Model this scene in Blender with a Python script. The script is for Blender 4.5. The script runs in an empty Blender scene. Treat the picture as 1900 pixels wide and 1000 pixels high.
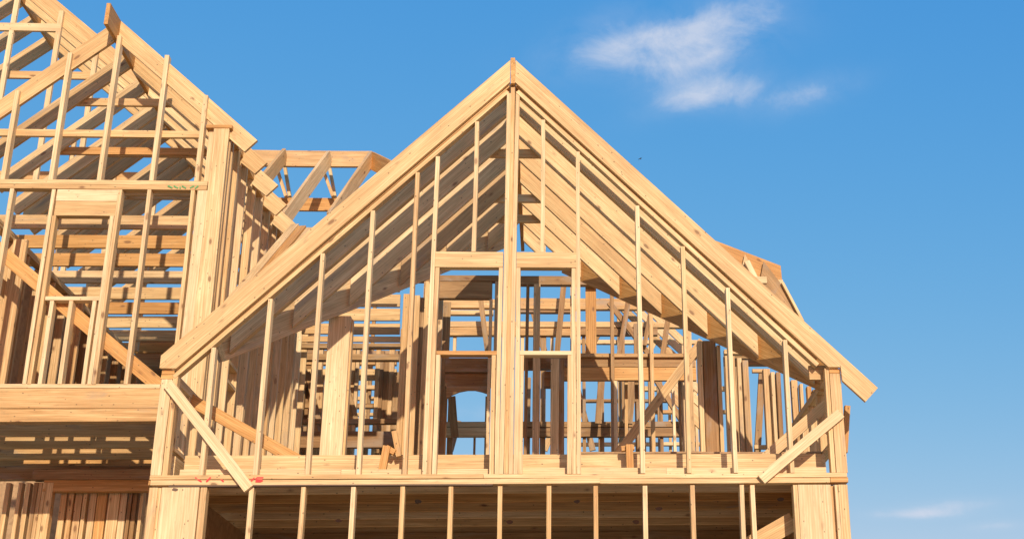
import bpy, math, random
from mathutils import Vector, Matrix
random.seed(7)
R = math.radians
S = bpy.context.scene
COL = S.collection

# ------------------------------------------------------------------ camera
FPX, CX, CY, CAMH = 2448.7, 1183.0, 508.0, 1.7          # focal length and principal point in photo pixels (1900 wide)
PITCH, ROLL, YAW = R(20.748), R(-1.043), R(-3.784)
_yaw = Matrix.Rotation(YAW, 3, 'Z')
_f = Vector((0, math.cos(PITCH), math.sin(PITCH))); _u = Vector((0, -math.sin(PITCH), math.cos(PITCH))); _r = Vector((1, 0, 0))
CR = _yaw @ (_r*math.cos(ROLL) + _u*math.sin(ROLL))
CU = _yaw @ (_u*math.cos(ROLL) - _r*math.sin(ROLL))
CF = _yaw @ _f
cam = bpy.data.cameras.new('camera'); camo = bpy.data.objects.new('camera', cam); COL.objects.link(camo)
camo.matrix_world = Matrix(((CR.x, CU.x, -CF.x, 0), (CR.y, CU.y, -CF.y, 0), (CR.z, CU.z, -CF.z, CAMH), (0, 0, 0, 1)))
cam.sensor_width = 36; cam.lens = 36*FPX/1900
cam.shift_x = -(CX-950)/1900; cam.shift_y = (CY-500)/1900
cam.clip_start = .1; cam.clip_end = 5000
S.camera = camo

# ------------------------------------------------------------------ light and exposure
SUN = Vector((.20, -1, .365)).normalized()                # towards the sun: behind the camera, a little to its right
EL = math.asin(SUN.z); AZ = math.atan2(SUN.x, SUN.y)
W = bpy.data.worlds.new('World'); S.world = W; W.use_nodes = True
def world():
    nt = W.node_tree; N = nt.nodes; L = nt.links; N.clear()
    out = N.new('ShaderNodeOutputWorld'); bg = N.new('ShaderNodeBackground'); bg.inputs[1].default_value = SKY_STRENGTH
    sky = N.new('ShaderNodeTexSky'); sky.sky_type = 'NISHITA'; sky.sun_disc = False
    sky.sun_elevation = EL; sky.sun_rotation = AZ; sky.air_density = 1.0; sky.dust_density = 0.35; sky.ozone_density = 2.6; sky.altitude = 0
    hs = N.new('ShaderNodeHueSaturation'); hs.inputs['Saturation'].default_value = SKY_SAT; hs.inputs['Value'].default_value = 1.0
    L.new(sky.outputs[0], hs.inputs['Color'])
    # film response of the blue sky, one curve for the whole dome: out = k * in^g per channel
    sp = N.new('ShaderNodeSeparateColor'); cb = N.new('ShaderNodeCombineColor'); L.new(hs.outputs[0], sp.inputs[0])
    for i, (k, g) in enumerate(SKY_CURVE):
        p = N.new('ShaderNodeMath'); p.operation = 'POWER'; p.inputs[1].default_value = g; L.new(sp.outputs[i], p.inputs[0])
        q = N.new('ShaderNodeMath'); q.operation = 'MULTIPLY'; q.inputs[1].default_value = k; L.new(p.outputs[0], q.inputs[0]); L.new(q.outputs[0], cb.inputs[i])
    geo = N.new('ShaderNodeTexCoord')
    def math_(op, a, b=None, c=None):
        n = N.new('ShaderNodeMath'); n.operation = op
        for i, x in enumerate((a, b, c)):
            if x is None: continue
            if isinstance(x, (int, float)): n.inputs[i].default_value = x
            else: L.new(x, n.inputs[i])
        return n.outputs[0]
    # thin cirrus: noise pulled out sideways, kept to a few patches of the sky (directions, not screen)
    mp = N.new('ShaderNodeMapping'); mp.inputs['Scale'].default_value = (9.0, 9.0, 12.0); mp.inputs['Rotation'].default_value = (0, .35, .0)
    L.new(geo.outputs['Generated'], mp.inputs[0])
    nz = N.new('ShaderNodeTexNoise'); nz.inputs['Scale'].default_value = 2.0; nz.inputs['Detail'].default_value = 12; nz.inputs['Roughness'].default_value = .62; nz.inputs['Distortion'].default_value = .35
    L.new(mp.outputs[0], nz.inputs['Vector'])
    total = None
    for (u, v, ru, rv, tilt, amp) in CLOUDS:
        d = pix(u, v).normalized()
        right = Vector((d.y, -d.x, 0)).normalized(); up = right.cross(d)
        r2 = right*math.cos(tilt)+up*math.sin(tilt); u2 = up*math.cos(tilt)-right*math.sin(tilt)
        def dot(vec):
            n = N.new('ShaderNodeVectorMath'); n.operation = 'DOT_PRODUCT'; n.inputs[1].default_value = vec
            L.new(geo.outputs['Generated'], n.inputs[0]); return n.outputs['Value']
        a = math_('DIVIDE', dot(r2), ru/FPX*.9); b = math_('DIVIDE', dot(u2), rv/FPX*.9); c = dot(d)
        q = math_('ADD', math_('MULTIPLY', a, a), math_('MULTIPLY', b, b))
        m = math_('MULTIPLY', math_('EXPONENT', math_('MULTIPLY', q, -1.0)), math_('GREATER_THAN', c, 0.0))
        m = math_('MULTIPLY', m, amp)
        total = m if total is None else math_('ADD', total, m)
    nn = math_('SUBTRACT', math_('ADD', nz.outputs[0], math_('MULTIPLY', math_('MINIMUM', total, 1.0), .62)), .74)
    soft = math_('MULTIPLY', math_('MINIMUM', total, 1.0), .52)
    fac = math_('MINIMUM', math_('ADD', math_('MULTIPLY', math_('MAXIMUM', nn, 0.0), 1.0), math_('MULTIPLY', soft, math_('MAXIMUM', math_('MULTIPLY', math_('SUBTRACT', nz.outputs[0], .30), 2.7), 0.0))), .78)
    mix = N.new('ShaderNodeMixRGB'); mix.inputs[2].default_value = CLOUD_COL
    L.new(fac, mix.inputs[0]); L.new(cb.outputs[0], mix.inputs[1]); L.new(mix.outputs[0], bg.inputs[0]); L.new(bg.outputs[0], out.inputs[0])
SKY_STRENGTH, SKY_SAT = .125, 1.12
SKY_CURVE = [(0.9287, 1.22), (1.9866, 0.53), (4.8869, 0.12)]
CLOUD_COL = (5.2, 5.6, 6.6, 1)
CLOUDS = [(1235, 80, 190, 55, .12, .72), (1345, 50, 125, 62, .5, .62), (1150, 98, 125, 34, .1, .55), (1120, 40, 90, 30, .3, .25), (1265, 130, 115, 55, -.2, .40), (1285, 182, 100, 28, .25, .55), (1365, 172, 80, 32, .1, .5),
          (1500, 176, 95, 32, .2, .48), (1705, 953, 80, 10, -.05, .8), (1780, 936, 95, 13, .0, .5), (1850, 975, 60, 10, .0, .5), (870, 765, 60, 14, 0, .5)]
sun = bpy.data.lights.new('sun', 'SUN'); sun.energy = 4.35; sun.angle = R(.55); sun.color = (1, .87, .75)
so = bpy.data.objects.new('sun', sun); COL.objects.link(so); so.location = SUN*60
so.rotation_euler = (-SUN).to_track_quat('-Z', 'Y').to_euler()
S.view_settings.view_transform = 'Standard'; S.view_settings.look = 'None'; S.view_settings.exposure = 0; S.view_settings.gamma = 1
S.render.engine = 'CYCLES'; S.cycles.max_bounces = 14; S.cycles.diffuse_bounces = 8

# ------------------------------------------------------------------ pixel -> place helpers (a pixel gives a direction; the plane Y gives the distance)
def pix(u, v): return CR*((u-CX)/FPX) - CU*((v-CY)/FPX) + CF
def at(u, v, Y):
    d = pix(u, v); t = Y/d.y; return Vector((d.x*t, Y, d.z*t+CAMH))
world()

# ------------------------------------------------------------------ materials
def lumber(name, c1, c2, grain, rough=.62, knot=.75, weather=0.0, hue=0.10):
    m = bpy.data.materials.new(name); m.use_nodes = True; nt = m.node_tree; N = nt.nodes; L = nt.links; N.clear()
    out = N.new('ShaderNodeOutputMaterial'); b = N.new('ShaderNodeBsdfPrincipled'); L.new(b.outputs[0], out.inputs[0])
    b.inputs['Roughness'].default_value = rough; b.inputs['Specular IOR Level'].default_value = .25
    tc = N.new('ShaderNodeTexCoord'); oi = N.new('ShaderNodeObjectInfo')
    off = N.new('ShaderNodeVectorMath'); off.operation = 'MULTIPLY_ADD'; off.inputs[1].default_value = (37, 53, 71)
    L.new(oi.outputs['Random'], off.inputs[0]); L.new(tc.outputs['Object'], off.inputs[2])
    def mapped(sc):
        mp = N.new('ShaderNodeMapping'); mp.inputs['Scale'].default_value = sc; L.new(off.outputs[0], mp.inputs[0]); return mp.outputs[0]
    def noise(vec, scale, det=4, dist=0., rgh=.55):
        n = N.new('ShaderNodeTexNoise'); n.inputs['Scale'].default_value = scale; n.inputs['Detail'].default_value = det
        n.inputs['Distortion'].default_value = dist; n.inputs['Roughness'].default_value = rgh; L.new(vec, n.inputs['Vector']); return n.outputs[0]
    def ramp(fac, stops):
        r = N.new('ShaderNodeValToRGB'); L.new(fac, r.inputs[0]); e = r.color_ramp.elements
        while len(e) < len(stops): e.new(.5)
        for i, (p, c) in enumerate(stops): e[i].position = p; e[i].color = c if len(c) == 4 else (*c, 1)
        return r.outputs[0]
    def mixc(fac, a, bb, mode='MIX'):
        n = N.new('ShaderNodeMixRGB'); n.blend_type = mode
        for i, x in ((0, fac), (1, a), (2, bb)):
            if isinstance(x, (int, float)): n.inputs[i].default_value = x
            elif isinstance(x, tuple): n.inputs[i].default_value = (*x, 1)
            else: L.new(x, n.inputs[i])
        return n.outputs[0]
    g1 = noise(mapped((.55, 9, 9)), 2.2, 5, 1.1)                    # broad cathedral grain along the board
    wv = N.new('ShaderNodeTexWave'); wv.wave_type = 'RINGS'; wv.rings_direction = 'X'; wv.inputs['Scale'].default_value = 9
    wv.inputs['Distortion'].default_value = 5.5; wv.inputs['Detail'].default_value = 3; wv.inputs['Detail Scale'].default_value = 1.2; L.new(mapped((.28, 2.6, 2.6)), wv.inputs['Vector'])
    g2 = noise(mapped((1.0, 30, 30)), 2.0, 5, .3, .65)                       # fine fibre
    blot = noise(mapped((1.1, 2.5, 2.5)), 1.3, 3)
    base = ramp(g1, [(.26, tuple(x*.86 for x in c1)), (.48, c1), (.70, c2)])
    base = mixc(grain*.42, base, ramp(wv.outputs[0], [(.35, (1, 1, 1)), (.85, (.70, .58, .45))]), 'MULTIPLY')
    base = mixc(grain, base, ramp(g2, [(.35, (.78, .70, .60)), (.65, (1.06, 1.05, 1.02))]), 'MULTIPLY')
    base = mixc(.55, base, ramp(blot, [(.3, (.80, .72, .64)), (.7, (1.10, 1.08, 1.05))]), 'MULTIPLY')
    # each board its own tone
    tone = ramp(oi.outputs['Random'], [(0, (.70, .585, .45)), (.17, (.93, .85, .74)), (.36, (1.06, 1.04, 1.0)), (.55, (.86, .75, .61)), (.76, (1.0, .97, .92)), (1, (1.13, 1.15, 1.18))])
    base = mixc(min(1, hue*8), base, tone, 'MULTIPLY')
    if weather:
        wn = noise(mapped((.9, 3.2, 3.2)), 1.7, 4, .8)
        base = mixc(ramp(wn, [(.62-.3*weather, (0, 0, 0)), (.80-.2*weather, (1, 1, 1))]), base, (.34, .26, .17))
    # knots: sparse dark ellipses with a pale-brown halo
    vo = N.new('ShaderNodeTexVoronoi'); vo.feature = 'F1'; vo.inputs['Scale'].default_value = 1; vo.inputs['Randomness'].default_value = 1
    kd = N.new('ShaderNodeVectorMath'); kd.operation = 'MULTIPLY_ADD'; kd.inputs[1].default_value = (.18, .18, .18)
    kn = N.new('ShaderNodeTexNoise'); kn.inputs['Scale'].default_value = 6; L.new(off.outputs[0], kn.inputs['Vector'])
    L.new(kn.outputs['Color'], kd.inputs[0]); L.new(mapped((2.8, 6.5, 6.5)), kd.inputs[2]); L.new(kd.outputs[0], vo.inputs['Vector'])
    base = mixc(ramp(vo.outputs['Distance'], [(.075, (knot,)*3), (.095, (knot*.45,)*3), (.15, (0, 0, 0))]), base, (.17, .075, .028))
    # nail heads
    vn = N.new('ShaderNodeTexVoronoi'); vn.inputs['Scale'].default_value = 1; L.new(mapped((11, 17, 17)), vn.inputs['Vector'])
    base = mixc(ramp(vn.outputs['Distance'], [(.075, (.75,)*3), (.10, (0, 0, 0))]), base, (.09, .055, .03))
    # lumber-yard dirt
    dn = noise(mapped((2.2, 9, 9)), 2.6, 6, .3, .7)
    base = mixc(ramp(dn, [(.58, (0, 0, 0)), (.78, (.6, .6, .6))]), base, (.22, .15, .08))
    L.new(base, b.inputs['Base Color'])
    bp = N.new('ShaderNodeBump'); bp.inputs['Strength'].default_value = .25; bp.inputs['Distance'].default_value = .002; L.new(g2, bp.inputs['Height']); L.new(bp.outputs[0], b.inputs['Normal'])
    return m
PINE = lumber('pine_lumber', (.725, .54, .275), (.86, .69, .385), .85)
PALE = lumber('pale_pine', (.80, .63, .36), (.87, .715, .44), .7, knot=.6, hue=.05)
ORANGE = lumber('orange_pine', (.60, .345, .115), (.73, .46, .18), .95, hue=.06)
AMBER = lumber('amber_pine', (.64, .42, .18), (.78, .56, .27), .95, knot=.9, weather=.12, hue=.04)
GREY = lumber('weathered_shaded_pine', (.70, .525, .28), (.82, .65, .375), .95, weather=.12, hue=.08)  # mild weathering; also carries the shaded look of the left slopes
DARK = lumber('dark_brown_lumber', (.37, .235, .10), (.50, .335, .155), .95, weather=.3, hue=.08)  # darker, browner boards with heavier blotches
def osb_mat():
    m = bpy.data.materials.new('strand_board'); m.use_nodes = True; nt = m.node_tree; N = nt.nodes; L = nt.links
    b = N['Principled BSDF']; b.inputs['Roughness'].default_value = .75
    tc = N.new('ShaderNodeTexCoord'); v = N.new('ShaderNodeTexVoronoi'); v.inputs['Scale'].default_value = 22
    n = N.new('ShaderNodeTexNoise'); n.inputs['Scale'].default_value = 5; n.inputs['Detail'].default_value = 6; n.inputs['Distortion'].default_value = 1.5
    r = N.new('ShaderNodeValToRGB'); r.color_ramp.elements[0].color = (.24, .13, .05, 1); r.color_ramp.elements[1].color = (.52, .33, .15, 1)
    mx = N.new('ShaderNodeMixRGB'); mx.inputs[0].default_value = .5; L.new(tc.outputs['Object'], v.inputs['Vector']); L.new(tc.outputs['Object'], n.inputs['Vector'])
    L.new(v.outputs['Color'], mx.inputs[1]); L.new(n.outputs[0], mx.inputs[2]); L.new(mx.outputs[0], r.inputs[0]); L.new(r.outputs[0], b.inputs['Base Color']); return m
OSB = osb_mat()
def flat(name, c, rough=.8):
    m = bpy.data.materials.new(name); m.use_nodes = True; nt = m.node_tree; b = nt.nodes['Principled BSDF']; b.inputs['Roughness'].default_value = rough
    n = nt.nodes.new('ShaderNodeTexNoise'); n.inputs['Scale'].default_value = 9; n.inputs['Detail'].default_value = 8
    r = nt.nodes.new('ShaderNodeValToRGB'); r.color_ramp.elements[0].position = .3; r.color_ramp.elements[1].position = .7
    r.color_ramp.elements[0].color = (*[x*.72 for x in c], 1); r.color_ramp.elements[1].color = (*[min(1, x*1.15) for x in c], 1)
    nt.links.new(n.outputs[0], r.inputs[0]); nt.links.new(r.outputs[0], b.inputs['Base Color']); return m
BARK = flat('bark_edge', (.16, .10, .055)); RED = flat('red_marker', (.75, .06, .05)); GREEN = flat('green_marker', (.12, .38, .12)); INK = flat('dark_stamp', (.05, .045, .04))
DIRT = flat('bare_dirt', (.50, .41, .29), .95); FEATHER = flat('dark_feathers', (.06, .065, .075))

# ------------------------------------------------------------------ builders
def jit(a): return random.uniform(-a, a)
def thing(name, label, cat, loc, group=None):
    o = bpy.data.objects.new(name, None); COL.objects.link(o); o.location = loc; o.empty_display_size = .2
    o['label'] = label; o['category'] = cat; o['kind'] = 'thing'
    if group: o['group'] = group
    return o
def put(name, me, parent, M, mat, label=None, cat=None, group=None):
    o = bpy.data.objects.new(name, me); COL.objects.link(o); me.materials.append(mat)
    if parent is not None:
        o.parent = parent; M = Matrix.Translation(-wloc(parent)) @ M
    o.matrix_world = M if parent is None else M
    if parent is not None: o.matrix_basis = M
    if label: o['label'] = label
    if cat: o['category'] = cat; o['kind'] = 'thing'
    if group: o['group'] = group
    return o
def wloc(p): return Vector(p.location)
def boxmesh(name, lx, ly, lz, c=.0022):
    """a board, length along local X, with eased edges along the length (20 faces)"""
    hx, hy, hz = lx/2, ly/2, lz/2; c = min(c, hy*.3, hz*.3)
    ring = [(hy-c, hz), (-hy+c, hz), (-hy, hz-c), (-hy, -hz+c), (-hy+c, -hz), (hy-c, -hz), (hy, -hz+c), (hy, hz-c)]
    # slight crook: the middle of a long board wanders a little
    bow = min(.0025*lx, .006); by, bz = jit(bow), jit(bow)
    vs, n = [], 5
    for i in range(n):
        t = i/(n-1); k = 4*t*(1-t); x = -hx+lx*t
        vs += [(x, y+by*k, z+bz*k) for y, z in ring]
    fs = []
    for i in range(n-1):
        for j in range(8):
            a, b2 = i*8+j, i*8+(j+1) % 8
            fs.append((a, b2, b2+8, a+8))
    fs.append(tuple(range(7, -1, -1))); fs.append(tuple(range((n-1)*8, n*8)))
    me = bpy.data.meshes.new(name); me.from_pydata(vs, [], fs); me.update(); return me
def beam(name, parent, p0, p1, ly, lz, up=(0, 0, 1), mat=None, **kw):
    """board from p0 to p1 (centre line); lz is measured along 'up', ly across"""
    p0, p1 = Vector(p0), Vector(p1); d = p1-p0; L = d.length; x = d.normalized()
    z = Vector(up); z = (z-x*z.dot(x)).normalized(); y = z.cross(x)
    me = boxmesh(name, L+jit(.002), ly+jit(.0012), lz+jit(.0012))
    c = (p0+p1)/2 + Vector((jit(.0015), jit(.003), jit(.0015)))
    M = Matrix(((x.x, y.x, z.x, c.x), (x.y, y.y, z.y, c.y), (x.z, y.z, z.z, c.z), (0, 0, 0, 1))) @ Matrix.Rotation(R(jit(1.1)), 4, 'X')
    mat = mat or PINE
    if mat is PINE: mat = random.choices((PINE, PALE, AMBER, GREY, ORANGE), (66, 14, 10, 8, 2))[0]
    return put(name, me, parent, M, mat, **kw)
def prism(name, parent, pts, y0, y1, mat=None, **kw):
    """outline in the XZ plane pushed back from y0 to y1 (local X runs along the first edge, for the grain)"""
    a, b2 = Vector((pts[0][0], 0, pts[0][1])), Vector((pts[1][0], 0, pts[1][1])); x = (b2-a).normalized(); y = Vector((0, 1, 0)); z = x.cross(y)
    c = Vector((sum(p[0] for p in pts)/len(pts), (y0+y1)/2, sum(p[1] for p in pts)/len(pts)))
    M = Matrix(((x.x, y.x, z.x, c.x), (x.y, y.y, z.y, c.y), (x.z, y.z, z.z, c.z), (0, 0, 0, 1))); Mi = M.inverted()
    n = len(pts); vs = [Mi @ Vector((p[0], y0, p[1])) for p in pts] + [Mi @ Vector((p[0], y1, p[1])) for p in pts]
    fs = [tuple(range(n)), tuple(range(2*n-1, n-1, -1))] + [(i, i+n, (i+1) % n+n, (i+1) % n) for i in range(n)]
    me = bpy.data.meshes.new(name); me.from_pydata(vs, [], fs)
    import bmesh; bm = bmesh.new(); bm.from_mesh(me); bmesh.ops.recalc_face_normals(bm, faces=bm.faces); bm.to_mesh(me); bm.free()
    return put(name, me, parent, M, mat or PINE, **kw)
def stud(parent, X, Y, z0, z1, wx=.038, wy=.089, name='stud', mat=None, lean=0):
    """upright; X is its centre, Y its front face"""
    lean = lean+jit(.0035)*min(2.5, z1-z0); return beam(name, parent, (X, Y+wy/2, z0), (X+lean, Y+wy/2, z1), wx, wy, up=(0, 1, 0), mat=mat)
def rail(parent, x0, x1, z0, z1, Y, d=.038, name='plate', mat=None, dz=0):
    """level board along X with its front face at Y"""
    return beam(name, parent, (x0, Y+d/2, (z0+z1)/2), (x1, Y+d/2, (z0+z1)/2+dz), d, z1-z0, mat=mat)
def vs_(parent, ul, ur, vb, vt, Y, d=.089, name='stud', mat=None):
    a, b2 = at(ul, vb, Y), at(ur, vb, Y); zt = at((ul+ur)/2, vt, Y).z; z0 = 4.34 if vb in (838, 840) else a.z
    return stud(parent, (a.x+b2.x)/2, Y, z0, zt, b2.x-a.x, d, name, mat)
def hs_(parent, u0, u1, vt, vb, Y, d=.038, name='plate', mat=None):
    vm = (vt+vb)/2; a, b2 = at(u0, vm, Y), at(u1, vm, Y); um = (u0+u1)/2
    return rail(parent, a.x, b2.x, at(um, vb, Y).z, at(um, vt, Y).z, Y, d, name, mat)
def ds_(parent, u0, v0, u1, v1, w, Y, d=.038, name='brace', mat=None, Y1=None, **kw):
    Y1 = Y if Y1 is None else Y1
    a, b2 = at(u0, v0, Y), at(u1, v1, Y1); dirn = (b2-a).normalized()
    return beam(name, parent, a+Vector((0, d/2, 0)), b2+Vector((0, d/2, 0)), d, w, up=Vector((0, 1, 0)).cross(dirn), mat=mat, **kw)

# ------------------------------------------------------------------ ground
me = bpy.data.meshes.new('ground'); s_ = 1500
me.from_pydata([(-s_, -s_, 0), (s_, -s_, 0), (s_, s_, 0), (-s_, s_, 0)], [], [(0, 1, 2, 3)]); me.materials.append(DIRT)
g = bpy.data.objects.new('ground', me); COL.objects.link(g); g['kind'] = 'structure'

# ================================================================== FRONT GABLE BLOCK
YW = 11.01; AX, AZT = -.415, 8.036                        # front wall plane, ridge X and the height of the roof plane at the ridge
XL, XR = -3.34, 2.49
def roofz(X, off=0): return AZT-off-abs(X-AX)

gw = thing('gable_wall', 'tall front gable wall of open studs with two side by side window openings', 'wall frame', (AX, YW, 3.99))
# plates under the gable studs
rail(gw, XL, -.6, 4.040, 4.077, YW, .089, 'bottom_plate'); rail(gw, -.598, XR, 4.040, 4.077, YW, .089, 'bottom_plate')
rail(gw, XL+.01, .38, 3.996, 4.037, YW+.002, .089, 'top_plate', PINE); rail(gw, .382, 2.34, 3.994, 4.037, YW+.002, .089, 'top_plate', PINE)
rail(gw, 2.342, XR+.004, 3.994, 4.037, YW-.003, .12, 'plate_end', ORANGE); rail(gw, XL-.004, XL+.005, 3.996, 4.037, YW-.003, .1, 'plate_end', ORANGE)
rail(gw, XL+.16, -.52, 3.982, 3.993, YW-.004, .06, 'bark_edge', BARK)
for a, b2 in ((-3.13, -1.80), (-1.797, -.42), (-.417, .95), (.953, 2.33)):
    rail(gw, a, b2, 4.079, 4.142+jit(.006), YW+.092, .038, 'backing_board', PALE)
# full studs
for X, m in ((-2.93, PALE), (-2.487, PALE), (-2.059, PALE), (-1.641, PALE), (-1.258, GREY), (.744, PALE), (1.138, PINE), (1.534, PALE), (2.021, PALE)):
    stud(gw, X, YW, 4.078, roofz(X, .335), mat=m)
# window framing: kings, trimmers, centre post
for X, zt in ((-1.093, 0), (-1.053, 5.932), (-1.012, 5.121), (-.531, 5.121), (-.490, 5.932), (-.451, 7.68), (-.411, 7.745), (-.371, 7.68), (-.331, 5.932), (-.291, 5.121), (.121, 5.121), (.162, 5.932), (.203, 0)):
    nm = 'king_stud' if zt == 0 or zt > 7 else 'trimmer_stud'
    stud(gw, X, YW+random.choice((0, .003)), 4.078, zt or roofz(X, .335), mat=random.choice((PINE, PALE, PALE, GREY)), name=nm)
rail(gw, -1.071, -.471, 5.935, 6.083, YW-.001, .084, 'window_header'); rail(gw, -.351, .183, 5.935, 6.083, YW-.001, .084, 'window_header')
rail(gw, -1.031, -.512, 5.123, 5.159, YW, .089, 'window_sill'); rail(gw, -.310, .140, 5.123, 5.159, YW, .089, 'window_sill')
stud(gw, -.735, YW, 6.085, roofz(-.735, .335), name='cripple_stud', mat=PALE); stud(gw, -.123, YW, 6.085, roofz(-.123, .335), name='cripple_stud', mat=PALE)
# raked double top plates
for s in (-1, 1):
    for off, th, m in ((.288, .038, PINE), (.222, .052, ORANGE if s > 0 else PINE)):  # right upper plate orange: the rake board's shadow put into its colour
        x0, x1 = AX+s*.045, (XL+.10 if s < 0 else 2.30)
        beam('rake_plate', gw, (x0, YW+.0445, roofz(x0, off)), (x1, YW+.0445, roofz(x1, off)), .089, th, mat=m)
# corners
stud(gw, XL+.045, YW, 4.078, 4.90, .089, .038, 'corner_stud', PALE); stud(gw, XL+.115, YW+.002, 4.078, 4.945, .042, .089, 'corner_stud')
rail(gw, XL-.002, XL+.10, 4.902, 4.943, YW-.001, .09, 'corner_block', ORANGE); rail(gw, XL, XL+.105, 4.946, 4.985, YW-.002, .09, 'corner_block', ORANGE)
stud(gw, 2.375, YW, 4.078, 5.005, name='corner_stud'); stud(gw, 2.447, YW+.003, 4.078, 4.955, .098, .038, 'corner_stud')
rail(gw, 2.398, XR+.004, 4.958, 5.0, YW-.001, .09, 'corner_block', ORANGE)
rail(gw, 2.24, 2.40, 4.93, 5.06, YW+.10, .038, 'corner_block', PINE)
# paint marks
def stroke(parent, pts, Y, w, mat, name='paint_mark'):
    P = [at(u, v, Y) for u, v in pts]
    for a, b2 in zip(P, P[1:]):
        d = (b2-a).normalized(); beam(name, parent, a, b2, .0015, w, up=Vector((0, 1, 0)).cross(d), mat=mat)
for pts in ([(362, 885), (374, 893)], [(391, 885), (383, 893)], [(407, 885), (415, 893)], [(459, 891), (470, 885)], [(466, 892), (472, 886)], [(489, 886), (476, 886), (475, 889), (487, 890), (485, 893), (474, 893)]):
    stroke(gw, pts, YW-.006, .012, RED)

# ---- front rafters (rake boards) and the rest of the gable roof
gr = thing('gable_roof_frame', 'steep open gable roof of pine rafters over the twin window wall', 'roof frame', (AX, YW, 4.98))
fv = .235
def fas(side):
    x0 = AX+side*.024
    if side > 0:
        t1 = (2.808, roofz(2.808)); t2 = (2.690, 4.690)
        return [(x0, roofz(x0)), t1, t2, (2.50, 4.880), (2.494, 5.003), (2.386, 5.003), (x0, roofz(x0, fv))]
    xe = XL-.012
    return [(x0, roofz(x0)), (xe, roofz(xe)), (xe, 4.988), (-3.215, 4.986), (x0, roofz(x0, fv))]
prism('rake_rafter', gr, fas(-1), YW-.041, YW-.003); prism('rake_rafter', gr, fas(1), YW-.042, YW-.003)
beam('ridge_board', gr, (AX, YW-.05, 7.895), (AX, 15.2, 7.895), .042, .272, mat=ORANGE)
VD = .298; RSP = .557; RY0 = 11.405
HEEL_R = (2.345, 11.405, 4.98); VDIR_R = Vector((-1.67, 2.26, 1.67)).normalized()
HEEL_L = (-2.865, 11.44, 5.275); VDIR_L = Vector((1.37, 1.81, 1.37)).normalized()
for k in range(8):
    Y = RY0+RSP*k
    for s, H, V in ((1, HEEL_R, VDIR_R), (-1, HEEL_L, VDIR_L)):
        t = (Y-H[1])/V.y; xe = H[0]+V.x*t; x0 = AX+s*.022
        if s*(xe-x0) < .12: continue
        m = (PINE if s > 0 else GREY)  # left slope greyer, its shade put into the wood colour
        prism('rafter', gr, [(x0, roofz(x0)), (xe, roofz(xe)), (xe, roofz(xe, VD)), (x0, roofz(x0, VD))], Y, Y+.038, m)
        if k == 0: prism('rafter', gr, [(x0, roofz(x0)), (xe, roofz(xe)), (xe, roofz(xe, VD)), (x0, roofz(x0, VD))], Y+.040, Y+.078, m)
# valley beams the jack rafters land on
for H, V, s in ((HEEL_R, VDIR_R, 1), (HEEL_L, VDIR_L, -1)):
    p0 = Vector(H)+V*(-.15)+Vector((s*.03, .05, .13)); p1 = Vector(H)+V*4.4+Vector((s*.03, .05, .13))
    for q in range(3):
        n = Vector((V.y*s, -V.x*s, 0)).normalized()
        beam('valley_rafter', gr, p0+n*(.039*q), p1+n*(.039*q), .038, .30, mat=DARK if q == 2 else (ORANGE if s > 0 else GREY))  # grey left plies and dark back ply paint in the valley's shade
for Y, m in ((12.0, PINE), (13.11, PINE), (13.67, PINE)):
    z = 7.545; hw = AZT-.03-z-.10
    rail(gr, AX-hw, AX+hw, z-.045, z+.045, Y, .038, 'collar_tie', m)

# ---- loose boards and blocks on the wall
def single(name, label, cat, p0, p1, ly, lz, up, mat, group=None): return beam(name, None, p0, p1, ly, lz, up=up, mat=mat, label=label, cat=cat, group=group)
def single_ds(u0, v0, u1, v1, w, Y, d, mat, label, Y1=None, cat='board'):
    return ds_(None, u0, v0, u1, v1, w, Y, d, 'brace_board', mat, Y1, label=label, cat=cat)
single_ds(311, 711, 461, 906, .089, YW-.046, .036, PALE, 'pale diagonal brace board nailed over the red marked plate')
single_ds(1560, 766, 1413, 889, .089, YW-.044, .036, PALE, 'pale diagonal brace board nailed across the outer corner stud')
single_ds(330, 728, 560, 858, .11, YW+.62, .03, ORANGE, 'orange diagonal brace board inside behind the first gable studs', YW+.62)
single_ds(1304, 632, 1140, 850, .10, 14.3, .03, PINE, 'long diagonal brace board slanting up to the dark valley post')
single_ds(1405, 862, 1535, 748, .10, YW+.46, .036, PINE, 'wide slanted board inside the corner behind the pale brace')
b1 = thing('scrap_block', 'orange leaning block pair wedged against the floor beam below the first window', 'block', at(710, 880, YW+.13))
ds_(b1, 706, 884, 717, 826, .062, YW+.135, .05, 'upright_piece', ORANGE); ds_(b1, 716, 829, 732, 838, .05, YW+.17, .05, 'crosspiece', ORANGE); ds_(b1, 731, 799, 740, 846, .045, YW+.20, .05, 'leaning_piece', PINE)
b2_ = thing('scrap_block', 'orange T shaped block standing in front of the floor beam below the long brace', 'block', at(1168, 880, YW+.13))
ds_(b2_, 1170, 880, 1168, 824, .06, YW+.135, .04, 'upright_piece', ORANGE); ds_(b2_, 1153, 832, 1177, 829, .045, YW+.178, .05, 'crosspiece', ORANGE)

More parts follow.
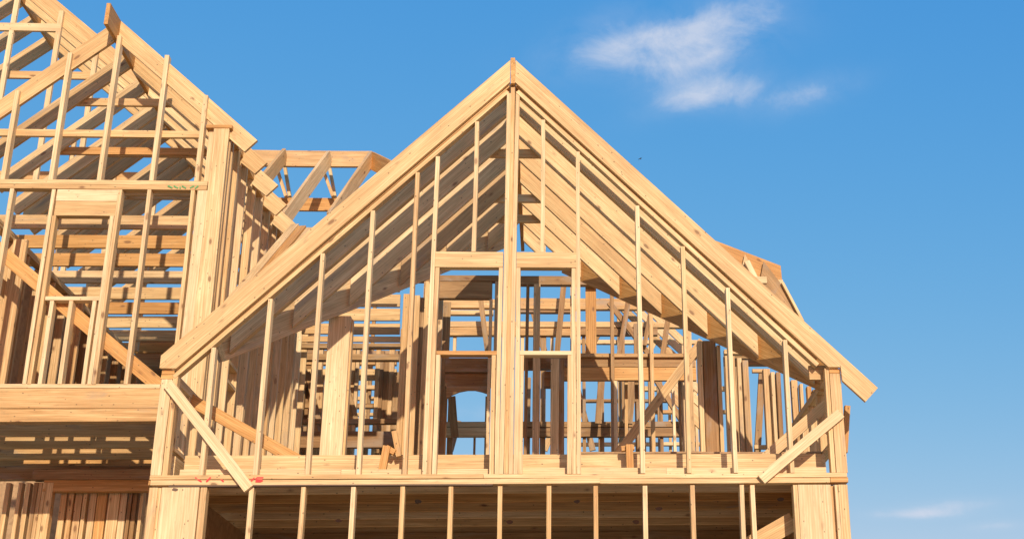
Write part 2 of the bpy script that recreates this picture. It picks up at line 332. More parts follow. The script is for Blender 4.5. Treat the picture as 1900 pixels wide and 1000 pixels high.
# ---- floor of the gable block: joists run across, deck boards on top
ff = thing('floor_frame', 'floor joists above the lower front wall, seen from below', 'floor frame', (AX, YW+.3, 4.05))
for k in range(14):
    Y = YW+.32+.406*k
    rail(ff, -3.16 if k == 0 else -3.24, 2.34, 4.062, 4.318, Y, .038, 'floor_joist', random.choice((PINE, ORANGE, PINE)) if k else PINE)
for k in range(5):
    rail(ff, -3.22+1.13*k, -3.22+1.13*k+1.127, 4.3205, 4.338, YW+.5, 5.4, 'deck_panel', OSB)
rail(ff, -3.24, 2.34, 3.90, 4.055, YW+2.7, .10, 'girder', DARK)
beam('rim_board', ff, (-3.265, YW+.35, 4.19), (-3.265, YW+5.7, 4.19), .036, .256); beam('rim_board', ff, (2.365, YW+.35, 4.19), (2.365, YW+5.7, 4.19), .036, .256)

# ---- lower front wall
lw = thing('lower_wall', 'lower front wall of evenly spaced studs between wide boarded corners', 'wall frame', (AX, YW, 0))
for u in (468, 562, 655, 747, 838, 929, 1018, 1107, 1196, 1286, 1376, 1397, 1475):
    X = at(u, 903, YW).x; stud(lw, X, YW+.001, .06, 3.975, mat=random.choice((PINE, PALE, PINE)))
rail(lw, XL, XR, .02, .058, YW, .089, 'bottom_plate')
def panel(u0, u1, name, mat, Y=YW, d=.04):
    a, b2 = at(u0, 905, Y).x, at(u1, 905, Y).x; stud(lw, (a+b2)/2, Y, .06, 3.975, b2-a, d, name, mat)
panel(276, 292, 'corner_board', PINE); panel(293, 301, 'corner_board', PINE, YW+.01); panel(302, 372, 'corner_panel', PALE, YW-.002); panel(373, 385, 'corner_stud', GREY, YW+.004, .089)
panel(1480, 1541, 'corner_panel', PALE, YW-.002); panel(1547, 1556, 'corner_board', PINE, YW+.012); panel(1557, 1574, 'corner_board', PINE)
def knot(parent, u, v, Y, w, h):
    n = 9; P = []
    for i in range(n):
        a = i*2*math.pi/n; r = random.uniform(.65, 1.15); p = at(u+w*r*math.cos(a), v+h*r*math.sin(a), Y); P.append((p.x, p.z))
    prism('knot', parent, P, Y, Y+.004, BARK)
knot(lw, 1491, 938, YW-.0035, 3.5, 7); knot(lw, 1493, 955, YW-.0035, 2, 9); knot(lw, 325, 908, YW-.0035, 6, 4); knot(lw, 322, 965, YW-.0035, 2, 2)
for u, v, Y in ((628, 965, 11.73), (775, 930, 11.73), (1070, 930, 11.73), (945, 968, 12.14), (1180, 968, 12.14), (1222, 943, 11.73), (1448, 926, 11.73)): knot(ff, u, v, Y-.0045, 7, 4)
panel(1536, 1562, 'corner_board', GREY, YW+.055)
single_ds(1392, 1012, 1472, 966, .16, YW+.25, .036, PINE, 'slanted board below the floor beside the boarded lower corner')

# ---- side walls of the gable block
def side_wall(name, label, X, ys, z0, z1, out, plate=True, mats=(PINE, PINE, GREY), top=2):
    t = thing(name, label, 'wall frame', (X, ys[0], z0))
    for Y in ys: stud(t, X+jit(.003), Y, z0+.04, z1-.038*top, .089, .038, mat=random.choice(mats))
    if plate:
        beam('bottom_plate', t, (X, ys[0]-.02, z0+.019), (X, ys[-1]+.06, z0+.019), .089, .038)
        for q in range(top): beam('top_plate', t, (X, ys[0]-.02, z1-.019-.038*q), (X, ys[-1]+.06, z1-.019-.038*q), .089, .037, mat=PINE)
    return t
side_wall('side_wall', 'short stud wall running back from the corner with the pale brace', 2.435, [11.2+.406*k for k in range(12)], 4.342, 5.0, 1)
side_wall('side_wall', 'short stud wall running back from the red marked corner', XL+.055, [11.24+.34*k for k in range(4)], 4.342, 4.98, -1)
ds_(gw, 1568, 838, 1573, 752, .05, YW+.45, .05, 'outrigger', ORANGE)

# ================================================================== LEFT WING
YG = 12.41; WAX, WAZ, WM = -4.648, 9.268, .888
WXR = at(427, 250, YG).x                                   # outer face of the corner post
def wz(X, off=0): return WAZ-off-WM*abs(X-WAX)
def vx(v, u=150): return at(u, v, YG).z
ww = thing('wing_wall', 'tall wing front wall with a single window opening above a deep beam', 'wall frame', (WAX, YG, vx(781)))
XW0 = -6.25
zt0, zt1, zt2 = vx(351), vx(343), vx(334.5)
Xp = at(385, 342, YG).x
rail(ww, XW0, Xp, zt1+.001, zt2, YG-.002, .089, 'top_plate'); rail(ww, XW0, Xp-.004, zt0, zt1-.001, YG, .089, 'top_plate')
zs = vx(712.5); zs0 = vx(720)
rail(ww, XW0, at(297, 716, YG).x, zs0, zs, YG, .089, 'bottom_plate', PALE)
zb1 = vx(757); zb0 = vx(781)
rail(ww, XW0, at(300, 740, YG).x, zb1+.001, zs0-.002, YG, .10, 'deep_beam', AMBER); rail(ww, XW0, at(300, 740, YG).x, zb0, zb1-.001, YG+.003, .10, 'deep_beam', AMBER)
def wst(u, v, z0, z1, m=None, w=.038, name='stud', Y=YG, d=.089): return stud(ww, at(u, v, YG).x+w/2, Y, z0, z1, w, d, name, m)
zh = vx(400, 160); zsill = vx(550, 135)
wst(19, 351, zs, zt0-.002, PALE); wst(-58, 351, zs, zt0-.002)
wst(96, 351, zs, zt0-.002, PALE, name='king_stud'); wst(104.5, 352, zs, zh-.002, PINE, name='trimmer_stud')
wst(218.5, 354, zs, zt0-.002, GREY, name='king_stud'); wst(210, 354, zs, zh-.002, PALE, name='trimmer_stud')
wst(274, 354, zs, zt0-.002, PALE); wst(355, 354, zs-.9, zt0-.002, PINE); wst(365, 354, 5.0, zt0-.002, PALE, .11, 'corner_board', YG+.002, .038)
xa, xb = at(104.8, 365, YG).x, at(217.8, 365, YG).x
rail(ww, xa, xb, zh+.155, zt0-.003, YG+.002, .085, 'window_header'); rail(ww, xa, xb, zh, zh+.153, YG-.001, .089, 'window_header')
rail(ww, at(104.8, 365, YG).x+.04, at(217, 365, YG).x-.04, zsill-.04, zsill, YG-.001, .089, 'window_sill', PALE)
wst(128.5, 560, zs, zsill-.042, PALE, name='cripple_stud'); wst(92, 560, zs, zsill-.042, PALE, name='trimmer_stud'); wst(187-16, 560, zs, zsill-.042, PALE, name='trimmer_stud')
# tall corner post
zpt = vx(239, 405)
stud(ww, WXR-.085, YG-.004, 4.36, zpt, .155, .04, 'corner_post', PINE); stud(ww, WXR-.19, YG+.04, zt2, zpt-.002, .07, .089, 'corner_stud')
rail(ww, at(383, 235, YG).x, at(431, 235, YG).x, zpt+.001, zpt+.04, YG-.012, .10, 'cap_plate', ORANGE)
# gable studs (they stand proud of the rake rafters)
for (u, v, ut, vt) in ((0, 333, 40, 168), (89.5, 333, 139, 98), (179, 335, 218, 66), (276, 336, 306, 103), (360, 338, 386, 177), (-92, 333, 0, 250)):
    p = at(u, v, YG); stud(ww, p.x+.022, YG, zt2+.001, at(ut, vt, YG).z, .044, .089, 'gable_stud', PALE)
rail(ww, XW0+.2, at(372, 240, YG).x, vx(245.5), vx(233), YG+.093, .038, 'mid_rail')
stroke_pts = [[(311, 345), (320, 349)], [(322, 345), (330, 349)], [(334, 346), (334, 350)], [(338, 345), (345, 349)], [(352, 349), (360, 345)], [(362, 350), (368, 345)]]
for pts in stroke_pts: stroke(ww, pts, YG-.006, .012, GREEN)

wr = thing('wing_roof_frame', 'open gable roof of the wing with its ridge board jutting forward', 'roof frame', (WAX, YG, 8))
WVD = .245
def wtail(s, xe, deep=False):
    c = .175*.66
    return [(WAX+s*.022, wz(WAX)), (xe, wz(xe)), (xe-s*.118, wz(xe)-.132)] + ([(WAX+s*1.28, wz(WAX+1.28, WVD)), (WAX+s*1.27, wz(WAX+1.27, .31)), (WAX+s*.022, wz(WAX, .31))] if deep else [(WAX+s*.022, wz(WAX, WVD))])
for k in range(10):
    Y = YG+.046+.556*k
    for s in (1, -1):
        xe = WAX+s*1.563+(jit(.025) if k else 0)
        if k > 5 and s > 0: xe = WAX+1.33
        prism('rake_rafter' if k == 0 else 'rafter', wr, wtail(s, xe, k > 0 and s > 0), Y, Y+.038, PINE if s > 0 or k == 0 else GREY)  # greyer wood on the left stands in for the shaded slope
for k in range(1, 9):
    Y = YG+.046+.556*k+.278; xe = WAX+1.28; x0 = WAX+.022
    if k in (3, 5, 7):
        x0, xe = WAX-.022, WAX-1.5
        prism('rafter', wr, [(x0, wz(x0)), (xe, wz(xe)), (xe, wz(xe, WVD)), (x0, wz(x0, WVD))], Y, Y+.038, GREY)  # grey again for the shade on this slope
beam('ridge_board', wr, (WAX, YG-.30, WAZ-.125), (WAX, YG+5.2, WAZ-.125), .042, .25, mat=ORANGE)
for k, z in ((1, 8.62), (2, 8.30), (3, 8.55), (4, 8.3), (5, 8.5)):
    hw = (WAZ-.05-z)/WM-.12; rail(wr, WAX-hw, WAX+hw, z-.045, z+.045, YG+.046+.556*k+.042, .036, 'collar_tie', ORANGE if k == 2 else PINE)
# wing side wall, below the row of rafter tails
ws = thing('wing_side_wall', 'row of tall studs running back under the line of rafter tails', 'wall frame', (WXR, YG, 4.34))
for k in range(1, 13):
    stud(ws, WXR-.045, YG+.03+.40*k, 4.38, zpt-.04, .089, .038, mat=random.choice((PINE, PINE, GREY, PALE)))
    if k % 3 == 1: stud(ws, WXR-.045, YG+.075+.40*k, 4.38, zpt-.04, .089, .038, mat=GREY)
for dy in (.09, .20): stud(ws, WXR-.05, YG+dy, 4.38, zpt-.04, .089, .038, mat=GREY)
for q in range(2): beam('top_plate', ws, (WXR-.045, YG+.12, zpt-.019+.04*q), (WXR-.045, YG+5.3, zpt-.019+.04*q), .089, .037)
beam('bottom_plate', ws, (WXR-.045, YG+.1, 4.36), (WXR-.045, YG+5.3, 4.36), .089, .038)
for z in (5.55, 5.75): beam('blocking', ws, (WXR-.045, YG+.86, z), (WXR-.045, YG+1.22, z), .085, .038, mat=PINE)
# boards lying in the angle between the gable roof and the wing wall
va = thing('sloping_planks', 'stack of planks sloping up along the wing side wall under the rafter tails', 'planks', at(440, 540, 12.6))
for q, (m, dx) in enumerate(((PINE, 0), (ORANGE, .10), (PINE, .2))):
    p0 = at(424, 570, 12.55)+Vector((dx, .0, -.02*q)); p1 = at(548, 424, 14.6)+Vector((dx*.9, 0, -.02*q)); beam('plank', va, p0, p1, .09, .11, up=(0, 0, 1), mat=m)

# wing ceiling joists and the interior wall on the other side
zj = zt0-.005
wc = thing('wing_ceiling', 'ladder of ceiling joists across the wing, sky showing between them', 'ceiling frame', (WAX, YG, zj))
for k in range(9):
    Y = YG+.66+.545*k
    rail(wc, -5.95, WXR-.10, zj-.150, zj, Y, .038, 'ceiling_joist', random.choice((PINE, ORANGE, PINE, GREY)))
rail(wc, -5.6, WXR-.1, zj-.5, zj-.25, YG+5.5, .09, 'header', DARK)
wi = thing('wing_inner_wall', 'dim inner stud wall of the wing with a slanted plate above', 'wall frame', (-5.66, YG, zs))
for k in range(13):
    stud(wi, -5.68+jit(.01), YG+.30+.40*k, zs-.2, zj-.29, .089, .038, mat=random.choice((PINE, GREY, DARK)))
for q in range(2): beam('top_plate', wi, (-5.68, YG+.12, zj-.225-.039*q), (-5.68, YG+5.4, zj-.225-.039*q), .09, .037, mat=PINE)
beam('sheathing_panel', wi, (-5.80, YG+.3, 6.15), (-5.80, YG+5.6, 6.15), .012, 1.75, mat=OSB)
stud(wi, -5.55, YG+.62, zs-.2, zj-.29, .14, .05, 'corner_post', GREY); stud(wi, -5.4, YG+2.0, zs-.2, zj-.4, .14, .05, 'corner_post', PINE)
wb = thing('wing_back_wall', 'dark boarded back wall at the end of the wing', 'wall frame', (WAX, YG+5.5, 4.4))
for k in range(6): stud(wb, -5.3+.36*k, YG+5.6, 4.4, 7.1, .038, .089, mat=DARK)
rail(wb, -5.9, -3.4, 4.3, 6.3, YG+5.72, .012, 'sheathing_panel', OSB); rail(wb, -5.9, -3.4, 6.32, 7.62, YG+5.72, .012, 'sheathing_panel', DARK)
single_ds(-30, 440, 303, 722, .135, YG+.10, .025, PINE, 'long diagonal brace board behind the studs of the wing window')

# wing floor: open joists under the beam (no deck yet)
wf = thing('wing_floor', 'open floor joists of the wing below the deep beam, sun in stripes', 'floor frame', (WAX, YG, 4.6))
for k in range(4):
    Y = YG+.52+.50*k
    rail(wf, -8.0, -3.42, zb0-.02, zb0+.22, Y, .038, 'floor_joist', random.choice((PINE, GREY, ORANGE)))
# lower wing wall seen beyond
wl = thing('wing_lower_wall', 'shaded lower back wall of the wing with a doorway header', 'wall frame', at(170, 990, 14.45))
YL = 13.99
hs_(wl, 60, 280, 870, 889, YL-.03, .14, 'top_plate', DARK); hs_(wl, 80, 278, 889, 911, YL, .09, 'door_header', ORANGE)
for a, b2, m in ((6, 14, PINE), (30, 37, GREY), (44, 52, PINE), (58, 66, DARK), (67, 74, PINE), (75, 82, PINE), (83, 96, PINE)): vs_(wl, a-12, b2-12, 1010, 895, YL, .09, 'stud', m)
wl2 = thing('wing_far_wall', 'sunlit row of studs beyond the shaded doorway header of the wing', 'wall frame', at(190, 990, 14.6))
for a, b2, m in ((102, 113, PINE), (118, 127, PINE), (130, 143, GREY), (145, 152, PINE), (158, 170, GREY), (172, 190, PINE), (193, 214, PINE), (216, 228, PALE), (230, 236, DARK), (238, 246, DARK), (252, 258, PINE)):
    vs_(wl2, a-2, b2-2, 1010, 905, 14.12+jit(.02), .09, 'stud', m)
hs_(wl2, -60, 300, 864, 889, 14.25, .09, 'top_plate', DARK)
rail(wl2, -9.2, -4.9, .02, 6.3, 18.2, .012, 'sheathing_panel', OSB)
XO = at(40, 930, 16.0).x
wo = thing('wing_sheathing', 'brown strand board sheets closing the lower side of the wing', 'board sheets', (-6.3, 13.6, 0))
beam('sheathing_panel', wo, (XO, 13.3, 1.9), (XO, 16.0, 1.9), .012, 3.9, mat=OSB); beam('top_plate', wo, (XO+.04, 13.3, 4.02), (XO+.04, 16, 4.02), .09, .04, mat=PINE)
for Y in (13.4, 14.2, 15.1, 15.9): stud(wo, XO+.06, Y, 3.95, 4.55, .09, .038, mat=PINE)
beam('sheathing_panel', wo, at(95, 950, 14.3)+Vector((0, 0, -.5)), at(215, 1010, 14.7)+Vector((0, 0, -.5)), .012, 1.0, mat=OSB)
gs = thing('garage_sheathing', 'strand board sheets lining the lower side walls behind the front studs', 'board sheets', (-3.2, 11.3, 0))
beam('sheathing_panel', gs, (-3.19, 11.35, 2.03), (-3.19, 16.6, 2.03), .012, 4.05, mat=OSB); beam('sheathing_panel', gs, (2.40, 11.35, 2.03), (2.40, 16.6, 2.03), .012, 4.05, mat=OSB)
beam('sheathing_panel', gs, (-3.19, 16.62, 2.03), (2.40, 16.62, 2.03), .012, 4.05, mat=OSB)  # unseen back sheet, added to keep light out of the lower room

# ================================================================== TALL GABLE BEHIND THE WING
YH = 15.2
rg = thing('rear_gable', 'taller gable frame rising behind the wing, knotty rake board', 'roof frame', at(0, 180, YH))
A_ = at(104, 0, YH); B_ = at(175.5, 60, YH); RM = (A_.z-B_.z)/(B_.x-A_.x)
apx = at(20, -70, YH).x; apz = A_.z+RM*(A_.x-apx)
def rz(X, off=0): return apz-off-RM*abs(X-apx)
rvd = rz(at(56, 0, YH).x)-at(56, 0, YH).z
for k in range(4):
    Y = YH+.56*k
    for s in (1, -1):
        x0 = apx+s*.02; xe = apx+s*2.1
        prism('rake_rafter' if k == 0 else 'rafter', rg, [(x0, rz(x0)), (xe, rz(xe)), (xe, rz(xe, rvd)), (x0, rz(x0, rvd))], Y, Y+.04, PINE if s > 0 else GREY)  # shaded left side painted with the greyer wood
beam('ridge_board', rg, (apx, YH-.1, apz-.15), (apx, YH+2.4, apz-.15), .04, .3, mat=ORANGE)
for (u, v, ut, vt) in ((-4, 200, 36, -40), (86, 190, 112, 24), (170, 140, 181, 98)):
    p = at(u, v, YH); stud(rg, p.x+.03, YH-.05, 8.2, at(ut, vt, YH).z, .06, .05, 'gable_stud', PALE)
for (u, v, ut, vt) in ((80, 190, 96, 150), (160, 240, 171, 190), (232, 340, 240, 250), (74, 320, 83, 250)):
    p = at(u, v, YH+.6); stud(rg, p.x+.03, YH+1.7, 7.0, at(ut, vt, YH).z, .06, .05, 'gable_stud', PALE)
hs_(rg, -60, 112, 43, 57, YH-.05, .04, 'mid_rail', PINE); hs_(rg, 10, 172, 133, 146, YH+.1, .04, 'mid_rail', PINE)
hs_(rg, -60, 300, 318, 334, YH+1.75, .09, 'bottom_plate', PINE)

# ================================================================== HOUSE BEHIND
# posts under the valley beams
vp = thing('valley_post', 'wide pale post standing under the shaded valley beam', 'post', at(615, 838, 12.55))
vs_(vp, 592, 634, 838, 586, 12.55, .14, 'post_board', PALE); vs_(vp, 634, 640, 838, 592, 12.6, .09, 'stud', PINE)
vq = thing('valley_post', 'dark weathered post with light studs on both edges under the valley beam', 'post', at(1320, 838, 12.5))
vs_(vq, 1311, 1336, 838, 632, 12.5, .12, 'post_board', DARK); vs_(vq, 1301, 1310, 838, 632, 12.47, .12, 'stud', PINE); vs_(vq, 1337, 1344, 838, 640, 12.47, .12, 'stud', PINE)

# first rear wall
Y1 = 15.2
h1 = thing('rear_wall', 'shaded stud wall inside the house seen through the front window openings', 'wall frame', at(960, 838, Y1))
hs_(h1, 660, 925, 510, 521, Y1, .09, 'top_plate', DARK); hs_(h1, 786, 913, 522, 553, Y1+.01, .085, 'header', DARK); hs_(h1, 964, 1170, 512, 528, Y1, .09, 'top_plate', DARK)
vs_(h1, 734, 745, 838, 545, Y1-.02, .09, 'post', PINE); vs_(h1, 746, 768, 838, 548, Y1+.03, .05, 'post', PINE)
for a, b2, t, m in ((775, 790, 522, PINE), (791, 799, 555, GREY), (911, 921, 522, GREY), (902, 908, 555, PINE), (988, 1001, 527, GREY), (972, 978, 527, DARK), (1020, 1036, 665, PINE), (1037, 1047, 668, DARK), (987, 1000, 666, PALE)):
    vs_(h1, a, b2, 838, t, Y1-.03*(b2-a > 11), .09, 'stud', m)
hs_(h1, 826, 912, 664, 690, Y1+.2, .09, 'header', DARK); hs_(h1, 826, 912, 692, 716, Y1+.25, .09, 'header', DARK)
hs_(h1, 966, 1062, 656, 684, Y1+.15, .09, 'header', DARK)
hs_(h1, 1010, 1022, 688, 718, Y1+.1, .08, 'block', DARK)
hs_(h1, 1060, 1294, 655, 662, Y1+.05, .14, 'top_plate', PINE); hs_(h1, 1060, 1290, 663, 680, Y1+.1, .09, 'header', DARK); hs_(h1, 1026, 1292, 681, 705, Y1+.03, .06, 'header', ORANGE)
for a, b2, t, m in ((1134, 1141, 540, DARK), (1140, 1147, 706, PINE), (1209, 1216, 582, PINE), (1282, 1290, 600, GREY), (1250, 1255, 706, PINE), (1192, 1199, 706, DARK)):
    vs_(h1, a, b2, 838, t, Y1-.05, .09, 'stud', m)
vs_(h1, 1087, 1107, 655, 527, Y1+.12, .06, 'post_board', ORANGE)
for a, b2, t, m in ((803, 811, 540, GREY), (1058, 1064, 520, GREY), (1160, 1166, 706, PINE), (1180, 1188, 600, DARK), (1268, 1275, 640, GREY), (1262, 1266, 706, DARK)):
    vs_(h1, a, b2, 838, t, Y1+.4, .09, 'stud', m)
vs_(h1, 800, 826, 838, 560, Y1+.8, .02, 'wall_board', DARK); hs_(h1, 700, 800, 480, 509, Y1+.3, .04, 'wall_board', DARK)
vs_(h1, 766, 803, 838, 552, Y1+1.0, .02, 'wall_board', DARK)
# arched opening board
pts = [(828, 716), (906, 716), (906, 731), (895, 727), (882, 724), (868, 724), (852, 727), (838, 733), (828, 740)]
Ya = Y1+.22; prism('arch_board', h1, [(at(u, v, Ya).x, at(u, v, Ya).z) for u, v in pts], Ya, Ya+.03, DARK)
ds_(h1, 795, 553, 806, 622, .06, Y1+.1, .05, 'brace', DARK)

# second rear wall and roof bits, further back
Y2 = 17.4
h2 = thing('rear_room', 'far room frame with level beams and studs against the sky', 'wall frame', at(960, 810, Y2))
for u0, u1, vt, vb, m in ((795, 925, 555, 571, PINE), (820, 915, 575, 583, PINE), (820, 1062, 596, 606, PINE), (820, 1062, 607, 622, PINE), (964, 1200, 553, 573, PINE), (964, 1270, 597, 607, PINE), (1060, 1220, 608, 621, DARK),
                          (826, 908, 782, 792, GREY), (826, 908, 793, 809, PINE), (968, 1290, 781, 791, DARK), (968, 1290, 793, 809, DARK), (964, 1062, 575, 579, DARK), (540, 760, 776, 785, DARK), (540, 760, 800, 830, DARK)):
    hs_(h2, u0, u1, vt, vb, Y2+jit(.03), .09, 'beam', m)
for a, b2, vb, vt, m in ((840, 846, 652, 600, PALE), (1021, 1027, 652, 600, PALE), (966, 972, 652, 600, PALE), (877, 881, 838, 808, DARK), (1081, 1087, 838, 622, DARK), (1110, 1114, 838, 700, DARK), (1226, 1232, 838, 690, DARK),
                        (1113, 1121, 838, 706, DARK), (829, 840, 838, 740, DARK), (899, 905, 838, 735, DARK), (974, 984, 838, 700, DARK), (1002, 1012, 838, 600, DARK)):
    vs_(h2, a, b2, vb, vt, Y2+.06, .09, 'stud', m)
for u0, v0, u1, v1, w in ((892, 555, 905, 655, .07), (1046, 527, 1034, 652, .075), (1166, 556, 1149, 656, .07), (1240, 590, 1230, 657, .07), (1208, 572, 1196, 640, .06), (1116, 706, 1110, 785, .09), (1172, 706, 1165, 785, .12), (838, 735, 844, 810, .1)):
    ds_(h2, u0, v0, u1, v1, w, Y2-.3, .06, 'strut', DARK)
# rear rafters falling away on the far side
h3 = thing('far_roof_frame', 'small set of sunlit parallel rafters low beyond the dark valley post', 'roof frame', at(1250, 800, 16.6))
for u0, v0, u1, v1, w in ((1246, 700, 1304, 752, .11), (1240, 712, 1304, 774, .11), (1250, 736, 1306, 794, .11), (1252, 682, 1304, 728, .1)):
    ds_(h3, u0, v0, u1, v1, w, 17.3, .038, 'rafter', PINE)
for u0, v0, u1, v1 in ((1150, 566, 1250, 660), (1168, 560, 1270, 655), (1186, 556, 1280, 645)): ds_(h3, u0, v0, u1, v1, .10, 17.8, .038, 'rafter', PINE)
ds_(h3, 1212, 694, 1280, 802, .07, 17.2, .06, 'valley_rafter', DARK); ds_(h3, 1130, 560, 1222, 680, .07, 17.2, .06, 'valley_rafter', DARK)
# taller stud wall beyond the side wall
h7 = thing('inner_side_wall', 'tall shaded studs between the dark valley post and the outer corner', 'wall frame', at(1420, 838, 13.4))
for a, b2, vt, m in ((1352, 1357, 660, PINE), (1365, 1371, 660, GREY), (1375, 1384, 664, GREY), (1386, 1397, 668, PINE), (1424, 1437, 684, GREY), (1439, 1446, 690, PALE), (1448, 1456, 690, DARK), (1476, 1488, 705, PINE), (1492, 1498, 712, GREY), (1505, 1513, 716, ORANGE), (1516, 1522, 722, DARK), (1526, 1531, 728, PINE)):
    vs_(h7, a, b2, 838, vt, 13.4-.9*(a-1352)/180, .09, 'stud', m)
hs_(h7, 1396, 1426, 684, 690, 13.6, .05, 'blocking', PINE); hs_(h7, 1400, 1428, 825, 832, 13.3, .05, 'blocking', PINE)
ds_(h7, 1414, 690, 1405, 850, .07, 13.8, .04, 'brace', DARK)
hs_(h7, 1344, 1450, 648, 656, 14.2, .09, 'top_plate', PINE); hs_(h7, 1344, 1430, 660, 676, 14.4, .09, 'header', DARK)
# ceiling joists left of the first rear wall
h4 = thing('rear_ceiling', 'stepped lit ceiling joists behind the pale valley post', 'ceiling frame', at(690, 600, 15.6))
for (vt, vb, Y) in ((522, 540, 14.6), (546, 568, 15.0), (572, 594, 15.6), (600, 619, 16.2), (624, 634, 16.9)): hs_(h4, 560, 742, vt, vb, Y, .038, 'ceiling_joist', PINE)
hs_(h4, 540, 745, 636, 645, 17.2, .09, 'header', DARK); hs_(h4, 540, 740, 656, 668, 17.6, .09, 'header', DARK)
h5 = thing('far_stud_wall', 'far stud wall with small sky gaps right of the pale valley post', 'wall frame', at(680, 838, 18.0))
for a, b2, vt, m in ((566, 574, 600, PINE), (578, 586, 640, GREY), (584, 592, 700, PINE), (642, 650, 640, PINE), (650, 656, 640, GREY), (688, 696, 640, PINE), (694, 704, 650, DARK), (700, 714, 660, DARK), (712, 722, 640, PINE), (722, 736, 690, DARK), (755, 766, 640, GREY)):
    vs_(h5, a, b2, 840, vt, 18.0+jit(.05), .09, 'stud', m)
for vt, vb, m in ((684, 703, PINE), (748, 756, DARK), (668, 676, PINE)): hs_(h5, 566, 735, vt, vb, 18.1, .09, 'beam', m)
ds_(h5, 570, 690, 596, 800, .07, 17.9, .05, 'brace', DARK); ds_(h5, 636, 690, 664, 790, .07, 17.9, .05, 'brace', DARK)

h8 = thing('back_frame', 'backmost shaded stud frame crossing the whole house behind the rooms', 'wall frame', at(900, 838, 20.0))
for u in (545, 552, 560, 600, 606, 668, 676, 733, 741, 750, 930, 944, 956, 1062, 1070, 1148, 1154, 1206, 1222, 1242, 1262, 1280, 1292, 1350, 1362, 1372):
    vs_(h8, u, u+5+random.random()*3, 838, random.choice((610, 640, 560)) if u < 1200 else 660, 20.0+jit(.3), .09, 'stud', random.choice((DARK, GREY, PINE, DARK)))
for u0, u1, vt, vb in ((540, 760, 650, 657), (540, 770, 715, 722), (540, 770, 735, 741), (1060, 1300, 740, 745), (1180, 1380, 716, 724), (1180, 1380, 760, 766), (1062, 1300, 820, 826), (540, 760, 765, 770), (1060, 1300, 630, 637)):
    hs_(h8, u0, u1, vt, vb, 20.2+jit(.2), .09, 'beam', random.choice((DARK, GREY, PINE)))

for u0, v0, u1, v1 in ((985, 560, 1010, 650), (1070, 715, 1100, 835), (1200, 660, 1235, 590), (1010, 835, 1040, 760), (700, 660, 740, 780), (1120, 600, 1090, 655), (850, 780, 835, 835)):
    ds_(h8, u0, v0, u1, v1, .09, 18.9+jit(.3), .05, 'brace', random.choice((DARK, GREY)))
# stud wall running back along the line of the wing side wall, inside
# hip roof frame
Y5 = 17.0
hp = thing('hip_roof_frame', 'flat topped roof frame of level beams and jack rafters behind the gable slope', 'roof frame', at(580, 395, Y5))
a, b2 = at(455, 294, Y5), at(690, 296.5, Y5); beam('ridge_beam', hp, a, b2, .05, at(580, 281, Y5).z-at(580, 310, Y5).z)
beam('hip_beam', hp, at(688, 297, Y5), at(752, 330, Y5-1.0), .05, .24, mat=ORANGE)
a, b2 = at(470, 379, Y5+.2), at(680, 381, Y5+.2); beam('lower_beam', hp, a, b2, .05, .19, mat=PINE)
for u0, v0, u1, v1, m in ((529, 288, 455, 378, PINE), (612, 292, 528, 408, GREY), (690, 293, 612, 408, GREY)):
    p, q = at(u0, v0, Y5-.04), at(u1, v1, Y5-1.3); beam('jack_rafter', hp, p, q, .045, .20, mat=m)
for u0, v0, u1, v1, Y in ((512, 307, 531, 366, Y5+.05), (529, 310, 538, 366, Y5+.5), (597, 309, 618, 366, Y5+.05), (612, 312, 622, 366, Y5+.5)):
    p, q = at(u0, v0, Y), at(u1, v1, Y); beam('strut', hp, p, q, .10, .045, up=(1, 0, 0), mat=PINE)
Y6 = 15.8
h6 = thing('far_hip_end', 'sloping hip end with short rafters showing past the right hand rake board', 'roof frame', at(1430, 560, Y6))
pts = [(1318, 443), (1448.5, 493), (1451, 518), (1424, 540), (1350, 540)]
prism('fascia_board', h6, [(at(u, v, Y6).x, at(u, v, Y6).z) for u, v in pts], Y6, Y6+.04, ORANGE)
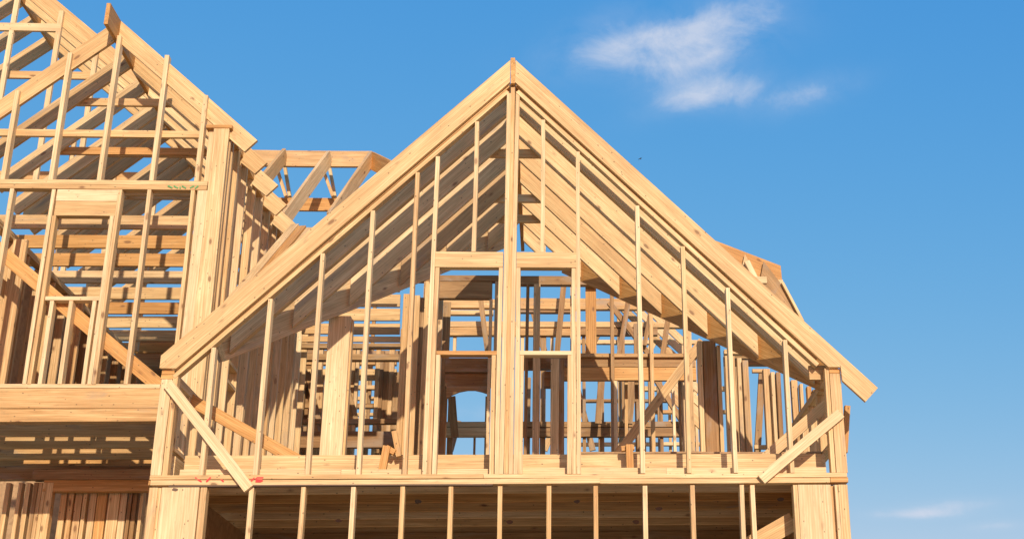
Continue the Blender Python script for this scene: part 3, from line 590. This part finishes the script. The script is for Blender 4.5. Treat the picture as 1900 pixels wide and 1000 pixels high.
def jack(pts, Y, mat, name='jack_rafter'): return prism(name, h6, [(at(u, v, Y).x, at(u, v, Y).z) for u, v in pts], Y, Y+.04, mat)
jack([(1417, 485), (1453, 531), (1484, 592), (1478, 600), (1440, 570), (1405, 545), (1412, 512)], Y6-.07, DARK)
jack([(1382, 471), (1397, 500), (1420, 550), (1400, 540), (1376, 500)], Y6-.07, GREY)
ds_(h6, 1452, 524, 1490, 596, .035, Y6-.12, .05, 'lit_edge_strip', PINE); ds_(h6, 1386, 484, 1406, 524, .07, Y6-.14, .05, 'cleat', PALE)  # edge strip stands in for the rafter's sunlit edge
hs_(h6, 1400, 1423, 513, 525, Y6-.2, .06, 'block', PALE); hs_(h6, 1444, 1453, 519, 531, Y6-.02, .05, 'block', PALE)

# ================================================================== a bird
c = at(1188, 295, 70.0); t = thing('bird', 'tiny dark bird flying in the open sky past the gable slope', 'bird', c)
def birdmesh():
    vs = []; fs = []
    prof = [(-.16, .004), (-.10, .03), (0, .045), (.08, .035), (.13, .02), (.17, .003)]
    for x, r in prof:
        for j in range(8): vs.append((x, r*math.cos(j*math.pi/4), r*math.sin(j*math.pi/4)))
    for i in range(len(prof)-1):
        for j in range(8): fs.append((i*8+j, i*8+(j+1) % 8, i*8+8+(j+1) % 8, i*8+8+j))
    me = bpy.data.meshes.new('body'); me.from_pydata(vs, [], fs); me.update(); return me
BM = Matrix.Translation(c) @ Matrix.Rotation(.6, 4, 'Z') @ Matrix.Scale(.55, 4)
put('body', birdmesh(), t, BM, FEATHER)
for s in (-1, 1):
    me = bpy.data.meshes.new('wing'); pr = [(.07, 0, 0), (-.06, 0, 0), (-.05, s*.14, .07), (.06, s*.14, .08), (-.06, s*.30, .0), (.0, s*.30, .01)]
    vs = pr+[(x, y, z-.008) for x, y, z in pr]
    fs = [(0, 1, 2, 3), (3, 2, 4, 5), (6, 9, 8, 7), (9, 11, 10, 8), (0, 6, 7, 1), (1, 7, 8, 2), (2, 8, 10, 4), (4, 10, 11, 5), (5, 11, 9, 3), (3, 9, 6, 0)]
    me.from_pydata(vs, [], fs); me.update(); put('wing', me, t, BM, FEATHER)
